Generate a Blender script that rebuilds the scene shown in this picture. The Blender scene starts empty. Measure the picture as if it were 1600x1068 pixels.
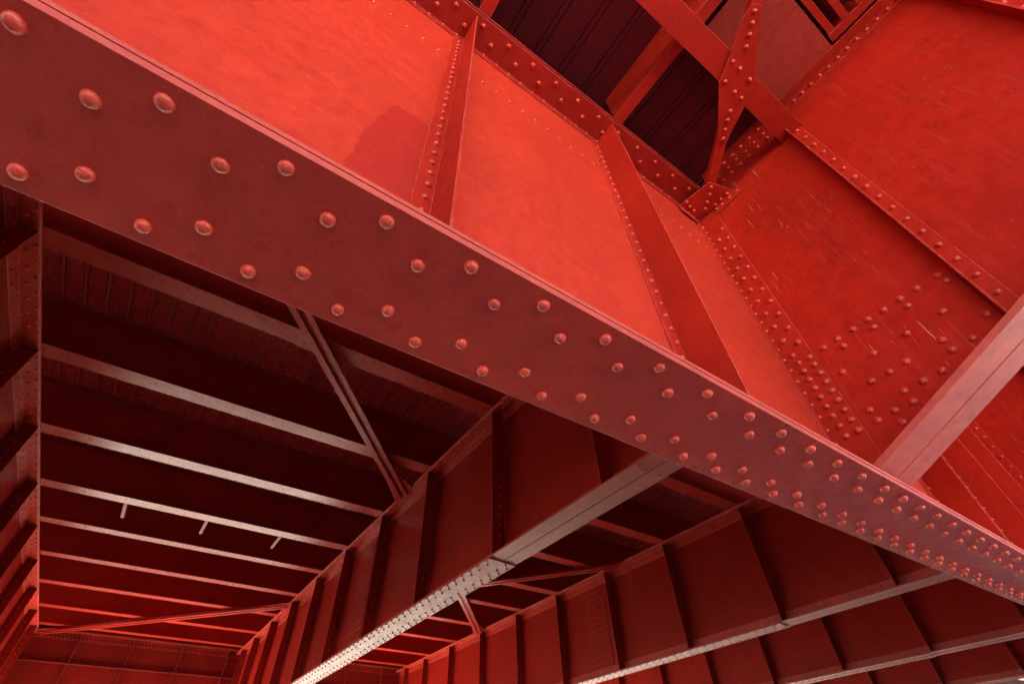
import bpy, bmesh, math, random
from mathutils import Vector, Matrix
random.seed(7)
scene = bpy.context.scene
COL = scene.collection
R_ = math.radians

# ---------------------------------------------------------------- camera
cam_d = bpy.data.cameras.new("camera")
cam_d.lens = 16.469; cam_d.sensor_width = 36.0
cam_d.clip_start = 0.02; cam_d.clip_end = 6000
cam = bpy.data.objects.new("camera", cam_d); COL.objects.link(cam)
RIGHT = Vector((0.821933, -0.568863, -0.028650))
DOWN = Vector((0.392260, 0.601802, -0.695677))
FWD = Vector((0.412987, 0.560562, 0.717783))
m = Matrix((( RIGHT.x, -DOWN.x, -FWD.x, 0), (RIGHT.y, -DOWN.y, -FWD.y, 0), (RIGHT.z, -DOWN.z, -FWD.z, 0), (0, 0, 0, 1)))
cam.matrix_world = m
scene.camera = cam

def px(p):
    v = Vector(p); z = v.dot(FWD)
    if z <= 0.05: return None
    return 800 + 731.95 * v.dot(RIGHT) / z, 534 + 731.95 * v.dot(DOWN) / z, z

# ---------------------------------------------------------------- world, sun, exposure
SUN_EL, SUN_AZ = 38.5, 0.0          # azimuth measured from +Y towards +X
world = bpy.data.worlds.new("World"); scene.world = world; world.use_nodes = True
nt = world.node_tree; nt.nodes.clear()
sky = nt.nodes.new("ShaderNodeTexSky"); sky.sky_type = 'NISHITA'; sky.sun_disc = False
sky.sun_elevation = R_(SUN_EL); sky.sun_rotation = R_(SUN_AZ); sky.dust_density = 5.0; sky.ozone_density = 0.5; sky.air_density = 1.0
bg = nt.nodes.new("ShaderNodeBackground"); bg.inputs[1].default_value = 0.055
out = nt.nodes.new("ShaderNodeOutputWorld")
nt.links.new(sky.outputs[0], bg.inputs[0]); nt.links.new(bg.outputs[0], out.inputs[0])
sd = bpy.data.lights.new("sun", 'SUN'); sd.energy = 5.0; sd.angle = R_(0.5); sd.color = (1.0, 0.95, 0.88)
sun = bpy.data.objects.new("sun", sd); COL.objects.link(sun)
to_sun = Vector((math.sin(R_(SUN_AZ)) * math.cos(R_(SUN_EL)), math.cos(R_(SUN_AZ)) * math.cos(R_(SUN_EL)), math.sin(R_(SUN_EL))))
sun.rotation_euler = to_sun.to_track_quat('Z', 'Y').to_euler()
sun.location = to_sun * 60
vs = scene.view_settings
vs.view_transform = 'Standard'; vs.look = 'None'; vs.gamma = 1.0; vs.exposure = 4.1
scene.render.engine = 'CYCLES'
scene.cycles.max_bounces = 10; scene.cycles.diffuse_bounces = 3; scene.cycles.glossy_bounces = 4

# ---------------------------------------------------------------- materials
SPEC = 0.5
def paint(name, col=(0.60, 0.042, 0.022), rough=0.34, spec=0.5, wear=0.0, streak=0.0, patch=False,
          mottle=0.0, dent=0.0, grain=0.25, scratch=False, wr=0.006, chips=1.0, grime=0.38):
    M = bpy.data.materials.new(name); M.use_nodes = True
    t = M.node_tree; N = t.nodes; L = t.links; b = N["Principled BSDF"]
    geo = N.new("ShaderNodeNewGeometry")
    def noise(scale, detail=4, rgh=0.55, vscale=None, dist=0.0):
        mp = N.new("ShaderNodeMapping"); L.new(geo.outputs["Position"], mp.inputs[0])
        if vscale: mp.inputs["Scale"].default_value = vscale
        n = N.new("ShaderNodeTexNoise"); n.inputs["Scale"].default_value = scale
        n.inputs["Detail"].default_value = detail; n.inputs["Roughness"].default_value = rgh
        n.inputs["Distortion"].default_value = dist
        L.new(mp.outputs[0], n.inputs["Vector"]); return n.outputs["Fac"]
    def ramp(s, a, b_, lo=0.0, hi=1.0):
        r = N.new("ShaderNodeMapRange"); r.inputs[1].default_value = a; r.inputs[2].default_value = b_
        r.inputs[3].default_value = lo; r.inputs[4].default_value = hi
        r.interpolation_type = 'SMOOTHSTEP'; L.new(s, r.inputs[0]); return r.outputs[0]
    def mix(fac, a, c):
        mx = N.new("ShaderNodeMix"); mx.data_type = 'RGBA'
        if isinstance(fac, float): mx.inputs[0].default_value = fac
        else: L.new(fac, mx.inputs[0])
        for i, v in ((6, a), (7, c)):
            if isinstance(v, tuple): mx.inputs[i].default_value = (*v, 1)
            else: L.new(v, mx.inputs[i])
        return mx.outputs[2]
    def mth(op, a, c=None):
        x = N.new("ShaderNodeMath"); x.operation = op
        for i, v in ((0, a), (1, c)):
            if v is None: continue
            if isinstance(v, (float, int)): x.inputs[i].default_value = v
            else: L.new(v, x.inputs[i])
        return x.outputs[0]
    c = mix(ramp(noise(0.9, 5), 0.3, 0.7), tuple(x * 0.88 for x in col), tuple(min(1, x * 1.08) for x in col))
    c = mix(ramp(noise(9, 6, 0.65), 0.35, 0.8), c, (col[0] * 0.8, col[1] * 0.7, col[2] * 0.75))
    # old grime smudges, brush marks along the member, chips
    g_ = mth('MULTIPLY', ramp(noise(2.3, 7, 0.68, None, 0.8), 0.50, 0.72), grime)
    c = mix(g_, c, (col[0] * 0.55, col[1] * 0.55, col[2] * 0.6))
    br_ = noise(1.0, 5, 0.7, (5, 60, 60))
    c = mix(mth('MULTIPLY', ramp(br_, 0.55, 0.75), 0.22), c, (min(1, col[0] * 1.35), col[1] * 2.2, col[2] * 2.4))
    ch = mth('MULTIPLY', ramp(noise(46, 6, 0.75, None, 1.2), 0.635, 0.655), ramp(noise(1.3, 3), 0.46, 0.58))
    c = mix(mth('MULTIPLY', ch, 0.7 * chips), c, (0.55, 0.20, 0.15))
    sp = ramp(noise(70, 3, 0.6), 0.67, 0.73)
    c = mix(mth('MULTIPLY', sp, 0.35 * chips), c, (0.62, 0.22, 0.17))
    rg = ramp(noise(14, 5, 0.6), 0.3, 0.75, rough - 0.05, rough + 0.12)
    if streak > 0:
        s = ramp(noise(1.0, 6, 0.7, (26, 26, 1.6)), 0.52, 0.75)
        c = mix(mth('MULTIPLY', s, streak), c, (0.60, 0.15, 0.11))
        rg = mth('ADD', rg, mth('MULTIPLY', s, 0.15))
    if scratch:
        s = ramp(noise(1.0, 3, 0.5, (95, 95, 2.6), 0.3), 0.68, 0.70)
        zone = ramp(noise(1.6, 2), 0.42, 0.62)
        sy = N.new("ShaderNodeSeparateXYZ"); L.new(geo.outputs["Position"], sy.inputs[0])
        inner = ramp(sy.outputs[1], -0.30, -0.05, 0.03, 1.0)          # scraped only on the inner panel
        c = mix(mth('MULTIPLY', mth('MULTIPLY', mth('MULTIPLY', s, zone), 0.6), inner), c, (0.75, 0.42, 0.33))
    if mottle > 0:
        s = ramp(noise(34, 5, 0.72), 0.56, 0.70)
        zone = ramp(noise(1.1, 3), 0.45, 0.62)
        f = mth('MULTIPLY', mth('MULTIPLY', s, zone), mottle)
        c = mix(f, c, (0.05, 0.02, 0.015)); rg = mth('ADD', rg, mth('MULTIPLY', f, 0.45))
    if patch:
        sx = N.new("ShaderNodeSeparateXYZ"); L.new(geo.outputs["Position"], sx.inputs[0])
        wob = mth('MULTIPLY', mth('SUBTRACT', noise(22, 4), 0.5), 0.06)
        x = mth('ADD', sx.outputs[0], wob); z = mth('ADD', sx.outputs[2], wob)
        a = ramp(x, -0.065, -0.055); bb = ramp(x, 0.255, 0.248)
        z2 = mth('SUBTRACT', z, mth('MULTIPLY', mth('MINIMUM', x, 0.03), 6.0))
        d = ramp(z2, 2.84, 2.825); e = ramp(z, 1.95, 2.1)
        f = mth('MULTIPLY', mth('MULTIPLY', a, bb), mth('MULTIPLY', d, e))
        # second coat: redder and flatter
        c = mix(mth('MULTIPLY', f, 1.0), c, (0.35, 0.016, 0.008)); rg = mth('ADD', rg, mth('MULTIPLY', f, 0.12))
    nrm = None
    if wear > 0:
        bv = N.new("ShaderNodeBevel"); bv.samples = 4; bv.inputs[0].default_value = wr
        vm = N.new("ShaderNodeVectorMath"); vm.operation = 'DOT_PRODUCT'
        L.new(bv.outputs[0], vm.inputs[0]); L.new(geo.outputs["True Normal"], vm.inputs[1])
        e = mth('MULTIPLY', ramp(vm.outputs["Value"], 0.97, 0.80), ramp(noise(30, 5, 0.7), 0.38, 0.62))
        c = mix(mth('MULTIPLY', e, wear), c, (0.72, 0.36, 0.28))
    L.new(c, b.inputs["Base Color"]); L.new(rg, b.inputs["Roughness"])
    b.inputs["IOR"].default_value = 1.5
    b.inputs["Specular IOR Level"].default_value = spec * SPEC
    h = mth('MULTIPLY', noise(55, 6, 0.6), grain)
    h = mth('ADD', h, mth('MULTIPLY', noise(4, 3), 0.9))
    if dent > 0: h = mth('ADD', h, mth('MULTIPLY', noise(2.6, 3, 0.5, (1, 0.7, 1), 0.6), dent))
    bp = N.new("ShaderNodeBump"); bp.inputs["Strength"].default_value = 0.5; bp.inputs["Distance"].default_value = 0.006
    L.new(h, bp.inputs["Height"]); L.new(bp.outputs[0], b.inputs["Normal"])
    return M

RED = (0.44, 0.029, 0.014)
P_near = paint("red_paint_near", (0.42, 0.020, 0.009), 0.38, spec=0.35, wear=0.75, wr=0.009)
P_web = paint("red_paint_web", (0.47, 0.033, 0.016), 0.36, spec=0.4, wear=0.3, patch=True, grime=0.12)
P_flange = paint("red_paint_flange", (0.56, 0.041, 0.023), 0.30, spec=0.6, wear=0.6, grain=0.4)
P_angle = paint('red_paint_angle', (0.46, 0.034, 0.018), 0.36, wear=0.95, wr=0.018)
P_rivet = paint("red_paint_rivet", (0.54, 0.050, 0.028), 0.30, spec=0.8, grain=0.8)
P_brk = paint("red_paint_bracket", (0.40, 0.016, 0.007), 0.38, spec=0.28, wear=0.6, wr=0.008, streak=0.12, grime=0.25, scratch=True)
P_plate = paint("red_paint_rough_plate", (0.38, 0.04, 0.025), 0.42, wear=0.6, streak=0.2, grain=1.6)
P_beam = paint("red_paint_shaded_beam", (0.28, 0.012, 0.006), 0.38, spec=0.3, wear=0.5, wr=0.012)  # darker copy of the red: shade inside the bays put into the colour
P_soffit = paint("red_paint_beam_underside", (0.40, 0.035, 0.02), 0.40, spec=1.0, mottle=1.0, grain=0.5)
P_string = paint("red_paint_stringer", (0.40, 0.026, 0.013), 0.30, spec=0.62, mottle=0.12, grain=0.5)
P_deck = paint("red_paint_deck", (0.48, 0.03, 0.02), 0.22, spec=1.5, dent=0.6, mottle=0.0, grain=0.1)
P_strip = paint("red_paint_cover_strip", (0.46, 0.034, 0.02), 0.34, wear=0.8, wr=0.02)
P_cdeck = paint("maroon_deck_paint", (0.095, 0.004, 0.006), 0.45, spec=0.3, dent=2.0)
P_bfl = paint("pink_ground_glow_flange_paint", (0.52, 0.085, 0.06), 0.36, spec=0.8, wear=0.6, wr=0.008, streak=0.0)  # reflection of the bright ground put into the pink tone; edges worn

P_edge = paint("pale_daylit_edge_paint", (0.50, 0.075, 0.048), 0.5, wear=0.0, streak=0.0, mottle=0.35, grain=1.5)  # daylight on the outward edge faces put into a paler colour, with wear specks
def ground_mat():
    M = bpy.data.materials.new("pale_gravel_ground"); M.use_nodes = True
    t = M.node_tree; N = t.nodes; L = t.links; b = N["Principled BSDF"]
    geo = N.new("ShaderNodeNewGeometry")
    n = N.new("ShaderNodeTexNoise"); n.inputs["Scale"].default_value = 0.6; n.inputs["Detail"].default_value = 8
    L.new(geo.outputs["Position"], n.inputs["Vector"])
    r = N.new("ShaderNodeValToRGB"); r.color_ramp.elements[0].color = (0.40, 0.37, 0.32, 1); r.color_ramp.elements[1].color = (0.58, 0.55, 0.50, 1)
    r.color_ramp.elements[0].position = 0.3; r.color_ramp.elements[1].position = 0.7
    L.new(n.outputs["Fac"], r.inputs[0]); L.new(r.outputs[0], b.inputs["Base Color"]); b.inputs["Roughness"].default_value = 0.9
    return M

# ---------------------------------------------------------------- mesh helpers
class MB:
    def __init__(s): s.v = []; s.f = []
    def add(s, vs, fs):
        o = len(s.v); s.v += [tuple(v) for v in vs]; s.f += [tuple(i + o for i in f) for f in fs]; return s
    def box(s, x0, x1, y0, y1, z0, z1):
        if x0 > x1: x0, x1 = x1, x0
        if y0 > y1: y0, y1 = y1, y0
        if z0 > z1: z0, z1 = z1, z0
        v = [(x, y, z) for z in (z0, z1) for y in (y0, y1) for x in (x0, x1)]
        return s.add(v, [(0, 2, 3, 1), (4, 5, 7, 6), (0, 1, 5, 4), (2, 6, 7, 3), (0, 4, 6, 2), (1, 3, 7, 5)])
    def extr(s, poly, d):
        """poly: list of 3-D points (planar), extruded by vector d"""
        n = len(poly); a = [Vector(p) for p in poly]; d = Vector(d)
        nn = sum(((a[i] - a[0]).cross(a[(i + 1) % n] - a[0]) for i in range(n)), Vector())
        if nn.dot(d) > 0: a.reverse()
        v = a + [p + d for p in a]
        fs = [tuple(range(n)), tuple(range(2 * n - 1, n - 1, -1))] + [(i, i + n, (i + 1) % n + n, (i + 1) % n) for i in range(n)]
        return s.add(v, fs)
    def bar(s, p0, p1, u0, u1, z0, z1):
        """box along p0->p1 (horizontal), lateral range u0..u1, vertical z0..z1 (absolute)"""
        a = Vector((p0[0], p0[1], 0)); b = Vector((p1[0], p1[1], 0)); d = (b - a).normalized(); n = Vector((-d.y, d.x, 0))
        q = [a + n * u0, b + n * u0, b + n * u1, a + n * u1]
        return s.extr([(p.x, p.y, z0) for p in q], (0, 0, z1 - z0))

def link_mesh(name, mesh, mat, parent):
    o = bpy.data.objects.new(name, mesh); COL.objects.link(o)
    if mat and not mesh.materials: mesh.materials.append(mat)
    if parent: o.parent = parent
    return o

def wloc(o):
    l = Vector()
    while o: l = l + o.location; o = o.parent
    return l

def part(name, mb, mat, parent, bevel=0.0):
    off = wloc(parent) if parent else Vector()
    me = bpy.data.meshes.new(name)
    me.from_pydata([(v[0] - off.x, v[1] - off.y, v[2] - off.z) for v in mb.v], [], mb.f); me.update()
    o = link_mesh(name, me, mat, parent)
    if bevel:
        b = o.modifiers.new("edge", 'BEVEL'); b.width = bevel; b.segments = 2; b.limit_method = 'ANGLE'
    return o

def thing(name, label, cat, loc=(0, 0, 0), group=None, kind=None):
    o = bpy.data.objects.new(name, None); COL.objects.link(o); o.location = loc; o.empty_display_size = 0.3
    tag(o, label, cat, group, kind); return o

def tag(o, label=None, cat=None, group=None, kind=None):
    if label: o["label"] = label
    if cat: o["category"] = cat
    if group: o["group"] = group
    if kind: o["kind"] = kind
    return o

_dome = {}
def dome_data(seg, rings):
    vs = []; fs = []
    prof = [(1.0, 0.0), (1.0, 0.06)] + [(math.cos(a), 0.06 + 0.90 * math.sin(a)) for a in [math.pi / 2 * k / rings for k in range(1, rings)]]
    for r, z in prof:
        vs += [(r * math.cos(2 * math.pi * i / seg), r * math.sin(2 * math.pi * i / seg), z) for i in range(seg)]
    vs.append((0, 0, 0.96))
    for k in range(len(prof) - 1):
        for i in range(seg):
            j = (i + 1) % seg; fs.append((k * seg + i, k * seg + j, (k + 1) * seg + j, (k + 1) * seg + i))
    k = len(prof) - 1
    for i in range(seg): fs.append((k * seg + i, k * seg + (i + 1) % seg, len(vs) - 1))
    return vs, fs
D_HI = dome_data(18, 5); D_LO = dome_data(8, 3)

def nmat(n):
    return Vector(n).to_track_quat('Z', 'Y').to_matrix()
ROT = {}
def rot(n):
    if n not in ROT: ROT[n] = nmat(n)
    return ROT[n]

def rivet_mesh(r, mat):
    k = (round(r, 4), mat.name)
    if k not in _dome:
        me = bpy.data.meshes.new("rivet"); me.from_pydata([(v[0] * r, v[1] * r, v[2] * r) for v in D_HI[0]], [], D_HI[1])
        me.materials.append(mat)
        me.polygons.foreach_set("use_smooth", [True] * len(me.polygons)); me.update(); _dome[k] = me
    return _dome[k]

def rivets(host, lst, mat=None, top=100):
    """lst: (x,y,z,normal,radius). The 100 that show largest become separate parts, the rest one 'stuff' part."""
    mat = mat or P_rivet
    def key(e):
        q = px(e[:3])
        if q is None: return -1
        x, y, z = q
        if not (-30 < x < 1630 and -30 < y < 1098): return -0.5
        return e[4] / z
    lst = sorted(lst, key=key, reverse=True)
    off = wloc(host)
    n = top if len(lst) > top else len(lst)
    for e in lst[:n]:
        h = e[5] if len(e) > 5 else host
        o = bpy.data.objects.new("rivet", rivet_mesh(e[4], mat)); COL.objects.link(o); o.parent = h
        o.location = Vector(e[:3]) - wloc(h); o.rotation_euler = rot(e[3]).to_euler()
        o.rotation_euler.rotate_axis('Z', random.random() * 6.28); o.rotation_euler.rotate_axis('X', random.uniform(-0.06, 0.06))
        o.scale = (random.uniform(0.92, 1.06), random.uniform(0.92, 1.06), random.uniform(0.82, 1.1))
    rest = lst[n:]
    if rest:
        V = []; F = []
        for e in rest:
            q = px(e[:3]); big = q is not None and e[4] / q[2] * 731 > 3.0
            D = D_HI if big else D_LO
            M = rot(e[3]); o = len(V); p = Vector(e[:3]) - off; r = e[4]
            V += [tuple(M @ Vector((v[0] * r, v[1] * r, v[2] * r)) + p) for v in D[0]]
            F += [tuple(i + o for i in f) for f in D[1]]
        me = bpy.data.meshes.new("rivets"); me.from_pydata(V, [], F); me.materials.append(mat)
        me.polygons.foreach_set("use_smooth", [True] * len(me.polygons)); me.update()
        ob = link_mesh("small_rivets", me, None, host); ob["kind"] = "stuff"

def frange(a, b, s):
    r = []; x = a
    while x <= b + 1e-6: r.append(x); x += s
    return r
DN = (0, 0, -1); MY = (0, -1, 0); PY = (0, 1, 0); MX = (-1, 0, 0); PX = (1, 0, 0)

# ---------------------------------------------------------------- setting: ground
g = MB(); g.box(-900, 900, -900, 900, -1.9, -1.6)
tag(part("ground", g, ground_mat(), None), kind="structure")

def dark_sheet_mat():
    M = bpy.data.materials.new("dark_green_sheet"); M.use_nodes = True
    t = M.node_tree; N = t.nodes; L = t.links; b = N["Principled BSDF"]
    geo = N.new("ShaderNodeNewGeometry"); n = N.new("ShaderNodeTexNoise"); n.inputs["Scale"].default_value = 0.8; n.inputs["Detail"].default_value = 9
    L.new(geo.outputs["Position"], n.inputs["Vector"])
    r = N.new("ShaderNodeValToRGB"); r.color_ramp.elements[0].color = (0.035, 0.05, 0.02, 1); r.color_ramp.elements[1].color = (0.09, 0.10, 0.045, 1)
    L.new(n.outputs["Fac"], r.inputs[0]); L.new(r.outputs[0], b.inputs["Base Color"]); b.inputs["Roughness"].default_value = 0.9
    return M
g = MB(); g.extr([(-900, 28.5, -1.62), (900, 28.5, -1.62), (900, 900, -1.62), (-900, 900, -1.62)], (0, 0, 0.03))
tag(part("added_dark_sheet", g, dark_sheet_mat(), None), kind="structure")  # unseen dark ground added to cut bright reflections and fill at the far end

# ---------------------------------------------------------------- near main girder (runs along X, web at Y=1.12)
ZB, ZT = 1.44, 5.55
XA, XB = -40.0, 90.0
YW = 1.11
mg = thing("main_girder", "big near plate girder with wide riveted bottom flange crossing the whole photo", "girder", (0, YW, ZB), "main girders along the bridge")
def yedge(x): return 1.436 - 0.0115 * max(0.0, x)
w = MB()
for a, b in ((XA, 0.30), (0.304, 2.11), (2.114, 3.88), (3.884, 7.5), (7.504, 11.05), (11.054, XB)): w.box(a, b, YW, YW + 0.016, ZB + 0.07, ZT)
part("web", w, P_web, mg)
f = MB()
def fl(y0, dy1, z0, z1):
    f.extr([(XA, y0, z0), (XB, y0, z0), (XB, max(1.2, yedge(22) - dy1), z0), (22, yedge(22) - dy1, z0), (0, yedge(0) - dy1, z0), (XA, yedge(0) - dy1, z0)], (0, 0, z1 - z0))
fl(0.821, 0.0, ZB, ZB + 0.022); fl(0.826, 0.004, ZB + 0.025, ZB + 0.044); fl(0.823, 0.01, ZB + 0.047, ZB + 0.07)
bf = part("bottom_flange", f, P_flange, mg, 0.0025)
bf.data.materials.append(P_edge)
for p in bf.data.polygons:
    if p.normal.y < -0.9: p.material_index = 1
a = MB(); a.box(XA, XB, 0.86, YW - 0.0005, ZB + 0.0702, ZB + 0.086); a.box(XA, XB, YW - 0.014, YW - 0.0005, ZB + 0.0865, ZB + 0.24)
a.box(XA, XB, YW + 0.0165, 1.33, ZB + 0.0702, ZB + 0.086); a.box(XA, XB, YW + 0.0165, YW + 0.03, ZB + 0.0865, ZB + 0.24)
part("bottom_angle", a, P_near, mg, 0.002)
a = MB(); a.box(XA, XB, 0.822, YW - 0.001, ZT, ZT + 0.02); a.box(XA, XB, YW - 0.016, YW - 0.001, ZT - 0.12, ZT - 0.0005)
a.box(XA, XB, YW - 0.001, 1.43, ZT + 0.0005, ZT + 0.019); a.box(XA, XB, 0.80, 1.43, ZT + 0.0215, ZT + 0.05)
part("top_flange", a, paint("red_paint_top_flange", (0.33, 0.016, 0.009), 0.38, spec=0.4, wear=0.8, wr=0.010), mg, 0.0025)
RV = []
xs = [2.155 - 0.3345 * k for k in range(18)] + [2.155 + 0.283 * k for k in range(1, 6)]
xs += [xs[-1] + 0.25 * k for k in range(1, 60)]
xs.sort()
for i, x in enumerate(xs):
    xm = (x + xs[i + 1]) / 2 if i + 1 < len(xs) else x + 0.12
    dy = 0.0115 * max(0, x)
    fr = [(x, 0.889), (xm, 0.991), (xm, 1.25 - dy * 0.3), (x, 1.353 - dy)]
    for (u, v) in fr: RV.append((u, v, ZB - 0.0005, DN, 0.0275, bf))
RT = []
for x in frange(-2.2, 3.7, 0.1475): RT.append((x, YW, 4.64, MY, 0.0195))
for x in frange(4.2, 20, 0.1475): RT.append((x, YW, 4.64, MY, 0.0195))
for x in frange(-2.2, 20, 0.155):
    RT.append((x, YW - 0.0165, ZT - 0.055, MY, 0.016))
for k, x in enumerate(frange(-2.16, 20, 0.154)):
    RT.append((x, 0.888 if k % 2 else 0.99, ZT, DN, 0.0245))
STX = [-5.0, -3.23, -1.42, 0.37, 2.18, 3.95, 5.75, 7.55, 9.35, 11.1, 12.9, 14.7, 16.5, 18.2, 20.0]
for s in STX:
    brk = s in (3.95, 11.1, 18.2)
    st = MB()
    st.box(s - 0.118, s - 0.0005, YW - 0.0125, YW - 0.0005, ZB + 0.09, ZT - 0.122)      # leg on the web
    if not brk:
        st.box(s - 0.012, s, 0.845, YW - 0.013, ZB + 0.09, ZT - 0.003)            # outstanding leg
        st.box(s + 0.001, s + 0.11, YW - 0.0125, YW - 0.0005, ZB + 0.09, ZT - 0.122)
    sp_ = part("stiffener", st, P_near, mg, 0.002)
    for z in frange(ZB + 0.17, ZT - 0.2, 0.132 if not brk else 0.13):
        RT.append((s - 0.055 if not brk else s - 0.035, YW - 0.0125, z, MY, 0.0195, sp_))
RV.sort(key=lambda e: -e[0])
# all rivets of this girder in one budget: 100 parts plus one stuff part
rivets(mg, RV + RT)

# ---------------------------------------------------------------- far main girder
FY = 25.2; ZFAR = 6.26
P_far = paint("red_paint_shaded_far_girder", (0.20, 0.008, 0.005), 0.42, spec=0.3, wear=0.5, wr=0.02)  # darkest red: shade at the far end put into the colour
mg2 = thing("main_girder", "distant plate girder closing the far end of the bays, panelled with stiffeners", "girder", (0, FY, 1.44), "main girders along the bridge")
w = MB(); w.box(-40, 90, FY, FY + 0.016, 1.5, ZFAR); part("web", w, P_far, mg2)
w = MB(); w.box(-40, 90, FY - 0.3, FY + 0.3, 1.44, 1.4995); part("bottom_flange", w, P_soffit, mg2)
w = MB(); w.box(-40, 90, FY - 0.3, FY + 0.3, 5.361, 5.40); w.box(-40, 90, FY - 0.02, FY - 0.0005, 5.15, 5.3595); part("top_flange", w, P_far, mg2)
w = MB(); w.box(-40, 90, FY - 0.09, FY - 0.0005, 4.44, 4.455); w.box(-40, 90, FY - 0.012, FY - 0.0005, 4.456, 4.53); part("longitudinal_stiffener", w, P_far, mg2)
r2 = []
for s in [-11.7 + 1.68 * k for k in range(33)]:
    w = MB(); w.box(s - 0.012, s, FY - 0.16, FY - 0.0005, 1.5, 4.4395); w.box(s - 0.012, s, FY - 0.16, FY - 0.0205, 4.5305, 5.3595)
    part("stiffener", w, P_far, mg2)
for x in frange(-3, 11, 0.12):
    r2.append((x, FY - 0.02, 5.30, MY, 0.016)); r2.append((x + 0.06, FY - 0.02, 5.20, MY, 0.016))
rivets(mg2, r2)

# ---------------------------------------------------------------- cross floor beams (run along Y)
ZF = 5.28            # underside of their top flange
FB = [(-3.18, 2.68, "left"), (3.95, 2.68, "mid"), (11.1, 2.78, "r2"), (18.2, 2.95, "r3"), (25.3, 3.04, "r4")]
FLAB = {
 "left": "floor beam at the left edge of the photo, seen beside the open bay of stringers",
 "mid": "nearest floor beam right of the open bay, with wide pale underside and rivet-dotted cover plate",
 "r2": "second floor beam right of the open bay, with narrower shiny underside below tall red web panels",
 "r3": "third floor beam, lower right, its underside split by a dark centre groove",
 "r4": "farthest floor beam, only a sliver of its riveted underside in the bottom right corner"}
STY = [1.2, 3.42, 5.72, 8.2, 10.55, 12.9, 15.2, 17.6, 20.0, 22.3, 24.2]
def floor_beam(xc, zb, key):
    t = thing("floor_beam", FLAB[key], "floor beam", (xc, YW, zb), "cross floor beams between the main girders")
    hw = 0.25 if key in ("left", "mid") else (0.235 if key == 'r2' else 0.32)
    y0, y1 = YW + 0.03, FY - 0.001
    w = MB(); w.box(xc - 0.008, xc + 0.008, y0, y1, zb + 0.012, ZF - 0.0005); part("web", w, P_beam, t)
    w = MB()
    gap = 0.007 if key in ("left", "mid", "r2") else 0.035
    for s in (-1, 1):
        w.box(xc + s * gap, xc + s * hw, y0 + 0.3, y1, zb, zb + 0.022)
        w.box(xc + s * 0.0085, xc + s * 0.026, y0 + 0.3, y1, zb + 0.0225, zb + 0.2)
    part("bottom_flange", w, P_soffit, t, 0.003)
    w = MB(); yc = 5.80
    segs = ((-1, 1),) if gap < 0.02 else ((-1, 0), (0, 1))
    for s in ((0,) if gap < 0.02 else (-1, 1)):
        if s == 0:
            w.extr([(xc - hw, yc, zb - 0.016), (xc + hw, yc + 0.04, zb - 0.016), (xc + hw, y1, zb - 0.016), (xc - hw, y1, zb - 0.016)], (0, 0, 0.0155))
        else:
            w.extr([(xc + s * hw, yc + 0.05 * s, zb - 0.016), (xc + s * gap, yc, zb - 0.016), (xc + s * gap, y1, zb - 0.016), (xc + s * hw, y1, zb - 0.016)], (0, 0, 0.0155))
    cp = part("cover_plate", w, P_soffit, t, 0.002)
    w = MB()
    w.box(xc - 0.25, xc + 0.25, y0, y1, ZF + 0.001, ZF + 0.03)
    for s in (-1, 1):
        w.box(xc + s * 0.0085, xc + s * 0.235, y0, y1, ZF - 0.018, ZF + 0.0005)
        w.box(xc + s * 0.0085, xc + s * 0.024, y0, y1, ZF - 0.20, ZF - 0.0185)
    part("top_flange", w, P_angle, t, 0.002)
    rv = []
    sides = (-1, 1) if key in ("mid",) else ((1,) if key == "left" else (-1,))
    # cover plate rivets
    ymax = 24 if key != "r4" else 12
    for k, y in enumerate(frange(yc + 0.09, ymax, 0.1145)):
        for s in (-1, 1):
            if s == -1: xr = xc - (0.23 if k % 2 == 0 else 0.135)
            else: xr = xc + (0.205 if k % 2 else 0.105)
            rv.append((xr, y, zb - 0.0165, DN, 0.0195, cp))
    for y in (2.62, 2.9, 2.3):
        for dx in (-0.17, 0.16, -0.06): rv.append((xc + dx, y, zb - 0.0005, DN, 0.0195))
    for s in sides:
        nrm = PX if s > 0 else MX
        for k, y in enumerate(frange(1.6, FY - 0.3, 0.152)):
            rv.append((xc + s * (0.21 if k % 2 else 0.115), y, ZF - 0.018, DN, 0.026))
            rv.append((xc + s * 0.024, y, ZF - (0.075 if k % 2 else 0.145), nrm, 0.024))
            if key != "left" and y < 16: rv.append((xc + s * 0.026, y, zb + (0.08 if k % 2 else 0.15), nrm, 0.024))
        for k, sy in enumerate(STY):
            w = MB()
            w.box(xc + s * 0.0245, xc + s * 0.245, sy - 0.006, sy + 0.006, zb + 0.0225, ZF - 0.019)
            w.box(xc + s * 0.0265, xc + s * 0.039, sy + 0.0065, sy + 0.11, zb + 0.21, ZF - 0.21)
            w.box(xc + s * 0.0085, xc + s * 0.0262, sy - 0.05, sy + 0.13, zb + 0.205, ZF - 0.205)
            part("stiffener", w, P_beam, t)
            if sy > 5:
                for z in frange(zb + 0.3, ZF - 0.3, 0.16): rv.append((xc + s * 0.11, sy - 0.006, z, MY, 0.018))
        # web splice with a grid of rivets
        sp = 11.7 if key != "r2" else 11.35
        w = MB(); w.box(xc + s * 0.0085, xc + s * 0.02, sp - 0.42, sp + 0.42, zb + 0.22, ZF - 0.21)
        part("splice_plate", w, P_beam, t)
        for iz in range(13):
            z = ZF - 0.36 - iz * 0.165
            if z < zb + 0.3: break
            for iy in range(7): rv.append((xc + s * 0.02, sp - 0.36 + iy * 0.12, z, nrm, 0.017))
    rivets(t, rv)
    return t
for a in FB: floor_beam(*a)

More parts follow.
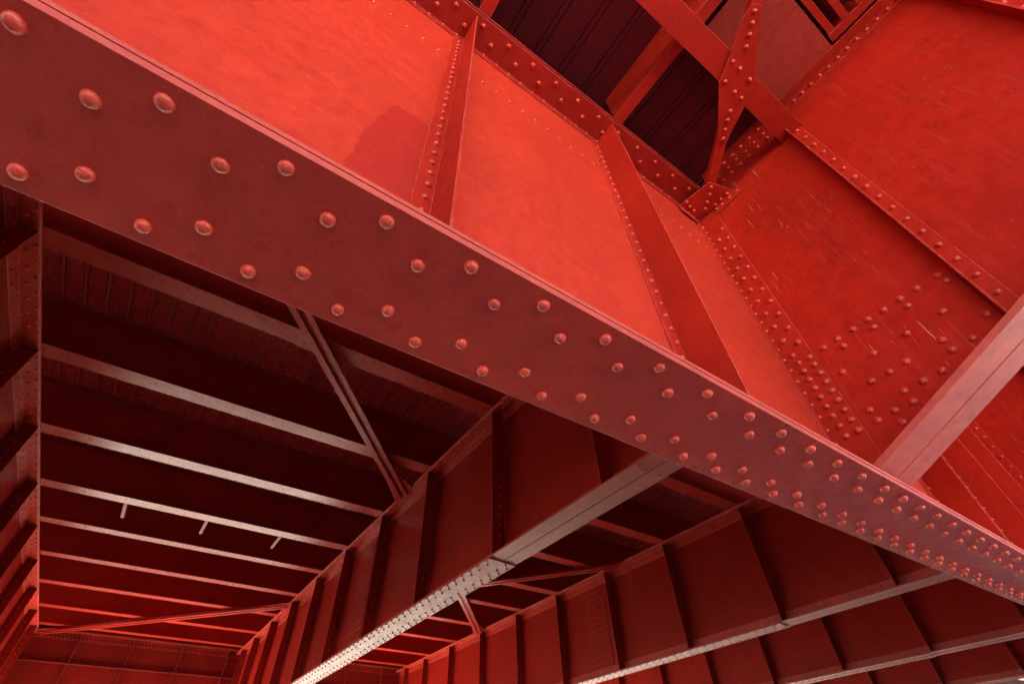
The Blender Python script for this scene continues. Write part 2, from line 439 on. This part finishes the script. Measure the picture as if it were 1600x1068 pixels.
# ---------------------------------------------------------------- stringers (run along X, on top of the floor beams)
ZS, ZD = 5.33, 6.27
SY = [5.70, 8.10, 10.50, 12.80, 14.80, 17.05, 19.38, 21.80, 24.0]
SLAB = ["nearest stringer beyond the big girder, broad underside just under the black gap",
 "second stringer from the big girder, crossed by the long diagonal brace near its right end",
 "third stringer, with the brightest grey shine along its underside",
 "fourth stringer, with three short stubs sticking out below it",
 "fifth stringer from the big girder, evenly pale underside just past the stubs",
 "sixth stringer from the big girder, red underside",
 "seventh stringer, meeting the far diagonal brace near its right end",
 "eighth stringer, crossed mid-length by the far diagonal brace",
 "last stringer before the far panelled girder, crossed at its left by the far brace"]
for i, y in enumerate(SY):
    wd = 0.34 if i < 4 else 0.30
    t = thing("stringer", SLAB[i], "stringer", (0, y + wd / 2, ZS), "stringers under the deck")
    w = MB(); w.box(-40, 90, y, y + wd, ZS, ZS + 0.022); part("bottom_flange", w, P_string, t, 0.003)
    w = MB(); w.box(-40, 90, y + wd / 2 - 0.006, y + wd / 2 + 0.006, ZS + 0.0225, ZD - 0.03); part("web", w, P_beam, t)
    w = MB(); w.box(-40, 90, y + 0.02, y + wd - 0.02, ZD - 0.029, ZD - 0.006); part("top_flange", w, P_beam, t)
# stubs
for x in (-1.38, 0.31, 2.04):
    lab = {-1.38: "leftmost of the three short stubs below the fourth stringer", 0.31: "middle one of the three short stubs below the fourth stringer", 2.04: "rightmost of the three short stubs below the fourth stringer"}[x]
    w = MB(); w.box(x - 0.035, x + 0.035, 13.15, 13.98, ZS, ZS + 0.012); w.box(x + 0.023, x + 0.035, 13.15, 13.98, ZS + 0.0125, ZS + 0.12)
    w.box(x - 0.035, x + 0.0225, 13.965, 13.98, ZS + 0.0125, ZS + 0.2)
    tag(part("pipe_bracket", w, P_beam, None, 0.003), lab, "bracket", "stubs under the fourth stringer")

# ---------------------------------------------------------------- deck
dk = thing("bridge_deck", "dark red steel deck of ribbed buckled plates above the stringers", "deck", (0, 13, ZD))
w = MB(); w.box(-40, 90, 1.3, 29.7, ZD + 0.02, ZD + 0.25); part("deck_slab", w, P_deck, dk)
w = MB(); w2 = MB()
for x in frange(-12.04, 34, 0.305):
    w.box(x + 0.037, x + 0.305 - 0.037, 1.35, 25.55, ZD, ZD + 0.0195)
    w2.box(x - 0.022, x + 0.022, 1.35, 25.55, ZD - 0.010, ZD + 0.0195)
part("deck_plates", w, P_deck, dk)["kind"] = "stuff"; part("cover_strips", w2, P_strip, dk)["kind"] = "stuff"
ck = thing("cantilever_deck", "dark maroon ribbed deck panels overhanging outside the near girder", "deck", (0, -1, 6.2))
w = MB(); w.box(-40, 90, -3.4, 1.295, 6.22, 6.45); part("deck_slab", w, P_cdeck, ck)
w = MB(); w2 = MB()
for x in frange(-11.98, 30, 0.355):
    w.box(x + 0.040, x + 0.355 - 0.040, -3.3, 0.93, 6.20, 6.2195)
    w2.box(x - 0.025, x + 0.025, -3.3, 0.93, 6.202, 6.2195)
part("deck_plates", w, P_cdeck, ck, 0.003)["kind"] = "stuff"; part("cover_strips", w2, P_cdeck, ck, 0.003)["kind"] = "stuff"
w = MB(); w.box(-40, 90, -3.43, -3.401, 5.9, 6.5); part("fascia", w, P_near, ck)

# ---------------------------------------------------------------- cantilever brackets
def bracket(xc, lab):
    t = thing("cantilever_bracket", lab, "bracket", (xc, YW, 1.6), "cantilever brackets outside the near girder")
    X0 = xc - 0.006
    def zb(y): return 1.62 + 0.44 * (0.86 - y)
    YO = -3.3
    w = MB(); w.extr([(X0, YW - 0.001, zb(1.1) + 0.04), (X0, YO, zb(YO) + 0.04), (X0, YO, 6.19), (X0, YW - 0.35, 6.19), (X0, YW - 0.35, ZT - 0.001), (X0, YW - 0.001, ZT - 0.001)], (0.012, 0, 0))
    part("web", w, P_brk, t)
    w = MB(); w.extr([(X0 - 0.012, YW - 0.015, zb(1.09) + 0.06), (X0 - 0.012, YW - 0.24, zb(0.87) + 0.06), (X0 - 0.012, YW - 0.24, ZT - 0.13), (X0 - 0.012, YW - 0.015, ZT - 0.13)], (0.0115, 0, 0))
    part("end_angle", w, P_near, t, 0.002)
    # splice plate
    w = MB(); w.extr([(X0 - 0.014, 0.868, 2.835), (X0 - 0.014, -0.215, 2.835), (X0 - 0.014, -0.215, zb(-0.215) + 0.075), (X0 - 0.014, 0.868, zb(0.868) + 0.075)], (0.0136, 0, 0))
    sp = part("splice_plate", w, P_brk, t, 0.0015)
    # bottom flange: two legs with a groove
    w = MB(); d = (0, 0, 0.05)
    for s in (-1, 1):
        x0, x1 = xc + s * 0.006, xc + s * (0.25 if s < 0 else 0.215)
        a = [(x0, 1.105, zb(1.105)), (x1, 1.105, zb(1.105)), (x1, YO, zb(YO)), (x0, YO, zb(YO))]
        if s > 0: w.extr([(x0, 0.93, zb(0.93)), (x1, 0.86, zb(0.86)), (x1, YO, zb(YO)), (x0, YO, zb(YO))], (0, 0, 0.03))
        else: w.extr(a, (0, 0, 0.055))
        
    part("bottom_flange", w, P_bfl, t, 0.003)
    # top flange angle
    w = MB(); w.box(X0 - 0.13, X0 - 0.0005, YO, -0.40, 5.95, 5.965); w.box(X0 - 0.013, X0 - 0.0005, YO, -0.40, 5.825, 5.9495)
    w.box(xc + 0.0065, xc + 0.13, YO, 0.8, 5.95, 5.965)
    part("top_flange", w, P_near, t, 0.002)
    # stiffeners
    rv = []
    for sy in (-0.235, -1.80):
        w = MB(); top = 5.43 if sy > -1 else 5.80
        w.extr([(X0 - 0.125, sy - 0.012, zb(sy) + 0.06), (X0 - 0.0005, sy - 0.012, zb(sy) + 0.06), (X0 - 0.0005, sy - 0.012, top), (X0 - 0.125, sy - 0.012, top)], (0, 0.012, 0))
        w.extr([(X0 - 0.0125, sy - 0.0125, zb(sy) + 0.06), (X0 - 0.0125, sy - 0.115, zb(sy - 0.115) + 0.06), (X0 - 0.0125, sy - 0.115, top), (X0 - 0.0125, sy - 0.0125, top)], (0.012, 0, 0))
        part("stiffener", w, P_near, t, 0.002)
        for z in frange(zb(sy) + 0.15, top - 0.02, 0.197): rv.append((X0 - 0.0125, sy - 0.065, z, MX, 0.024))
    XR = X0 - 0.012
    for k in range(7):
        rv.append((XR, 0.908, 2.129 + 0.0979 * k, MX, 0.0275)); rv.append((XR, 1.006, 2.129 + 0.0979 * k + 0.098, MX, 0.0275))
    rv.append((XR, 0.908, 2.807, MX, 0.0275)); rv.append((XR, 0.908, 2.03, MX, 0.0275)); rv.append((XR, 1.006, 2.129, MX, 0.0275)); rv.append((XR, 1.006, 2.03, MX, 0.0275))
    for k in range(11):
        rv.append((XR, 0.920, 3.006 + 0.198 * k, MX, 0.0275)); rv.append((XR, 1.018, 2.915 + 0.0 + 0.195 * k, MX, 0.0275))
    sc = [(0.764, 2.519), (0.634, 2.324), (0.507, 2.52), (0.375, 2.329), (0.505, 2.135), (0.504, 2.035), (0.375, 2.134), (0.245, 2.136), (0.118, 2.334),
          (0.118, 2.236), (-0.013, 2.241), (-0.006, 2.53), (-0.169, 2.34), (0.251, 2.525), (0.765, 2.129), (0.63, 2.037), (0.636, 1.937), (0.772, 2.808), (0.641, 2.72),
          (0.645, 2.809), (0.511, 2.809), (0.383, 2.812), (0.258, 2.808), (0.126, 2.812), (0.001, 2.812), (-0.149, 2.812), (0.387, 2.719), (0.123, 2.722), (-0.161, 2.73), (0.50, 2.32), (0.76, 2.03)]
    for y, z in sc: rv.append((X0 - 0.0140, y, z, MX, 0.0275, sp))
    for y in frange(-2.9, -0.45, 0.109): rv.append((X0 - 0.013, y, 5.889, MX, 0.024))
    for y in frange(-0.06, 0.6, 0.13):
        for z in (5.74, 5.87, 6.02): rv.append((X0, y, z, MX, 0.024))
    rivets(t, rv)
    return t
bracket(3.95, "near cantilever bracket with scratched web, rivet-studded splice plate and pale sloping flange")
bracket(11.1, "far cantilever bracket, partly seen past the pale sloping flange at the right edge")
# top chord plate between near bracket web and girder top (closes the dark corner)
# ---------------------------------------------------------------- outriggers and edge beam on the cantilever side
for s, lab in ((-1.42, "outrigger beam above the top left web panel, mostly out of frame"), (0.37, "short outrigger beam rising from the first web stiffener at the top of the photo"),
               (2.18, "outrigger beam rising from the second web stiffener to the wide edge beam"),
               (5.75, "outrigger beam just beyond the near bracket, hidden behind it"), (7.55, "outrigger beam midway between the two brackets"), (9.35, "outrigger beam close to the far bracket")):
    t = thing("outrigger", lab, "outrigger beam", (s, 0.8, 5.57), "outriggers outside the near girder")
    w = MB(); w.box(s - 0.012, s + 0.115, -3.3, 0.797, 5.60, 5.614); part("bottom_flange", w, P_near, t, 0.002)
    w = MB(); w.box(s - 0.012, s - 0.001, -3.3, 0.797, 5.6145, 6.192); part("web", w, P_near, t)
t = thing("edge_beam", "broad flat-bottomed edge beam running diagonally to the near bracket at the top of the photo", "edge beam", (0, -0.25, 5.43))
w = MB(); w.box(-9, 3.94, -0.375, -0.126, 5.43, 5.448); part("bottom_flange", w, P_near, t, 0.002)
w = MB(); w.box(-9, 3.94, -0.139, -0.127, 5.4485, 5.598); w.box(-9, 3.94, -0.374, -0.362, 5.4485, 5.598); part("web", w, P_near, t)
# horizontal plate left of the near bracket
t = thing("deck_plate", "rough textured red plate with ragged welded edges beside the near bracket top", "plate", (3.1, -0.7, 5.97))
w = MB(); w.box(2.5, 3.146, -1.09, -0.38, 5.968, 5.98); part("left_panel", w, P_plate, t, 0.0015)
w = MB(); w.box(3.15, 3.93, -1.09, -0.38, 5.967, 5.981); part("right_panel", w, P_plate, t, 0.0015)
for k, (y, x1, lab) in enumerate(((-1.17, 3.70, "purlin touching the rough plate's far edge at the top right"), (-1.33, 3.68, "middle one of the three purlins beyond the rough plate"), (-1.50, 3.68, "outermost of the three purlins beyond the rough plate"))):
    w = MB(); w.box(1.5, x1, y - 0.035, y + 0.035, 6.0, 6.012); w.box(1.5, x1, y + 0.023, y + 0.035, 6.0125, 6.15)
    tag(part("purlin", w, P_near, None, 0.002), lab, "purlin", "purlins beyond the rough plate")
w = MB(); w.box(3.70, 3.80, -3.2, -1.12, 5.985, 5.997); w.box(3.70, 3.712, -3.2, -1.12, 5.9975, 6.19)
tag(part("trimmer_beam", w, P_near, None, 0.002), "trimmer beam along the near bracket's top, catching the purlin ends", "trimmer beam")

# ---------------------------------------------------------------- wind brace with gussets on the cantilever side
ZG = 5.415
t = thing("wind_brace", "slim diagonal brace with a diamond gusset crossing under the edge beam near the top", "brace", (3.3, 0, ZG))
w = MB()
w.bar((3.72, 0.77), (3.24, 0.155), -0.05, 0.05, ZG + 0.0005, ZG + 0.0125)
w.bar((3.72, 0.77), (3.24, 0.155), -0.05, -0.038, ZG + 0.013, ZG + 0.11)
w.bar((2.62, -0.62), (1.2, -2.45), -0.045, 0.055, ZG + 0.0005, ZG + 0.0125)
w.bar((2.62, -0.62), (1.2, -2.45), -0.045, -0.033, ZG + 0.013, ZG + 0.11)
part("brace_angle", w, P_near, t, 0.0015)
w = MB(); dia = [(2.47, -0.742), (2.497, -0.605), (2.642, -0.375), (2.775, -0.115), (3.28, 0.295), (3.36, 0.245), (3.205, -0.116), (3.07, -0.36), (2.768, -0.60), (2.724, -0.664), (2.565, -0.789)]
w.extr([(x, y, ZG - 0.0125) for x, y in dia], (0, 0, 0.0125)); part("diamond_gusset", w, P_near, t, 0.0015)
w = MB(); gp = [(3.52, YW - 0.02), (3.585, 0.69), (3.60, 0.66), (3.90, 0.573), (3.93, 0.565), (3.93, 0.87), (3.80, YW - 0.02)]
w.extr([(x, y, ZG - 0.0125) for x, y in gp], (0, 0, 0.0125))
w.box(3.52, 3.83, YW - 0.032, YW - 0.02, ZG - 0.12, ZG - 0.013); w.box(3.918, 3.930, 0.50, 0.865, ZG - 0.13, ZG - 0.013)
part("corner_gusset", w, P_near, t, 0.0015)
rv = [(x, y, ZG - 0.0125, DN, 0.0235) for x, y in [(2.543, -0.718), (2.608, -0.643), (2.67, -0.569), (2.734, -0.485), (2.731, -0.324), (2.846, -0.324), (2.819, -0.159), (3.019, -0.318),
      (2.988, -0.154), (3.1, -0.153), (3.111, -0.003), (3.166, 0.074), (3.229, 0.157), (3.294, 0.234), (3.651, 0.694), (3.72, 0.769), (3.777, 0.855), (3.828, 0.927), (3.895, 0.64), (3.893, 0.73), (3.890, 0.82),
      (3.56, 1.0), (3.64, 1.02), (3.73, 1.03)]]
rv += [(3.918, y, ZG - 0.075, MX, 0.021) for y in (0.54, 0.65, 0.76, 0.84)] + [(x, YW - 0.032, ZG - 0.07, MY, 0.014) for x in (3.56, 3.66, 3.76)]
rivets(t, rv)

# ---------------------------------------------------------------- lateral braces in the bays
def lateral(p0, p1, lab, rv_on=True):
    z = 5.20
    t = thing("lateral_brace", lab, "brace", ((p0[0] + p1[0]) / 2, (p0[1] + p1[1]) / 2, z), "diagonal braces under the stringers")
    w = MB(); w.bar(p0, p1, -0.135, -0.06, z, z + 0.012); w.bar(p0, p1, -0.072, -0.06, z + 0.0125, z + 0.10); part("angle", w, P_string, t, 0.002)
    w = MB(); w.bar(p0, p1, 0.03, 0.135, z - 0.003, z + 0.009); w.bar(p0, p1, 0.03, 0.042, z + 0.0095, z + 0.10); part("angle", w, P_string, t, 0.002)
    w = MB(); w.bar(p0, p1, -0.059, 0.029, z + 0.03, z + 0.042); part("batten_plate", w, P_beam, t)
    d = (Vector(p1) - Vector(p0)); L = d.length; d.normalize(); n = Vector((-d.y, d.x))
    rv = []
    for s in frange(0.3, L - 0.3, 0.42):
        q = Vector(p0) + d * s - n * 0.01; rv.append((q.x, q.y, z + 0.03, DN, 0.014))
    for e, sg in ((Vector(p0), 1), (Vector(p1), -1)):
        w = MB(); dd = d * sg
        q = [e - n * 0.12, e + n * 0.12, e + dd * 0.75 + n * 0.17, e + dd * 0.75 - n * 0.17]
        sgn = 1 if e.x < (p0[0] + p1[0]) / 2 else -1
        q = [Vector((e.x - sgn * 0.05, e.y + 0.42)), Vector((e.x - sgn * 0.05, e.y - 0.42)), e + dd * 0.9 - n * 0.16 * 1, e + dd * 0.9 + n * 0.16]
        q.sort(key=lambda p: math.atan2(p.y - (e.y + dd.y * 0.45), p.x - (e.x + dd.x * 0.45)))
        w.extr([(p.x, p.y, z + 0.043) for p in q], (0, 0, 0.012)); part("gusset", w, P_near, t)
    rivets(t, rv)
    return t
lb0 = lateral((-2.95, 1.65), (3.70, 9.42), "long diagonal brace crossing the nearest stringers in the open bay")
lateral((-2.9, 25.0), (3.70, 18.05), "far diagonal brace crossing the last stringers at the end of the open bay")
lateral((4.18, 9.6), (10.87, 17.7), "short-looking diagonal brace just under the rivet-dotted pale underside")
lateral((4.18, 17.9), (10.87, 9.95), "diagonal brace just right of the cover plate's end, tucked under the second floor beam")
# small gusset under the first stringer, carrying the first brace
w = MB(); w.extr([(0.28, 5.68, 5.3145), (0.95, 5.68, 5.3145), (0.95, 6.06, 5.3145), (0.28, 6.06, 5.3145)], (0, 0, 0.012)); part("gusset", w, P_string, lb0)
rivets(lb0, [(0.36, 5.78, 5.314, DN, 0.018), (0.36, 5.95, 5.314, DN, 0.018), (0.87, 5.8, 5.314, DN, 0.018), (0.87, 5.97, 5.314, DN, 0.018)])
print("objects", len(bpy.data.objects))
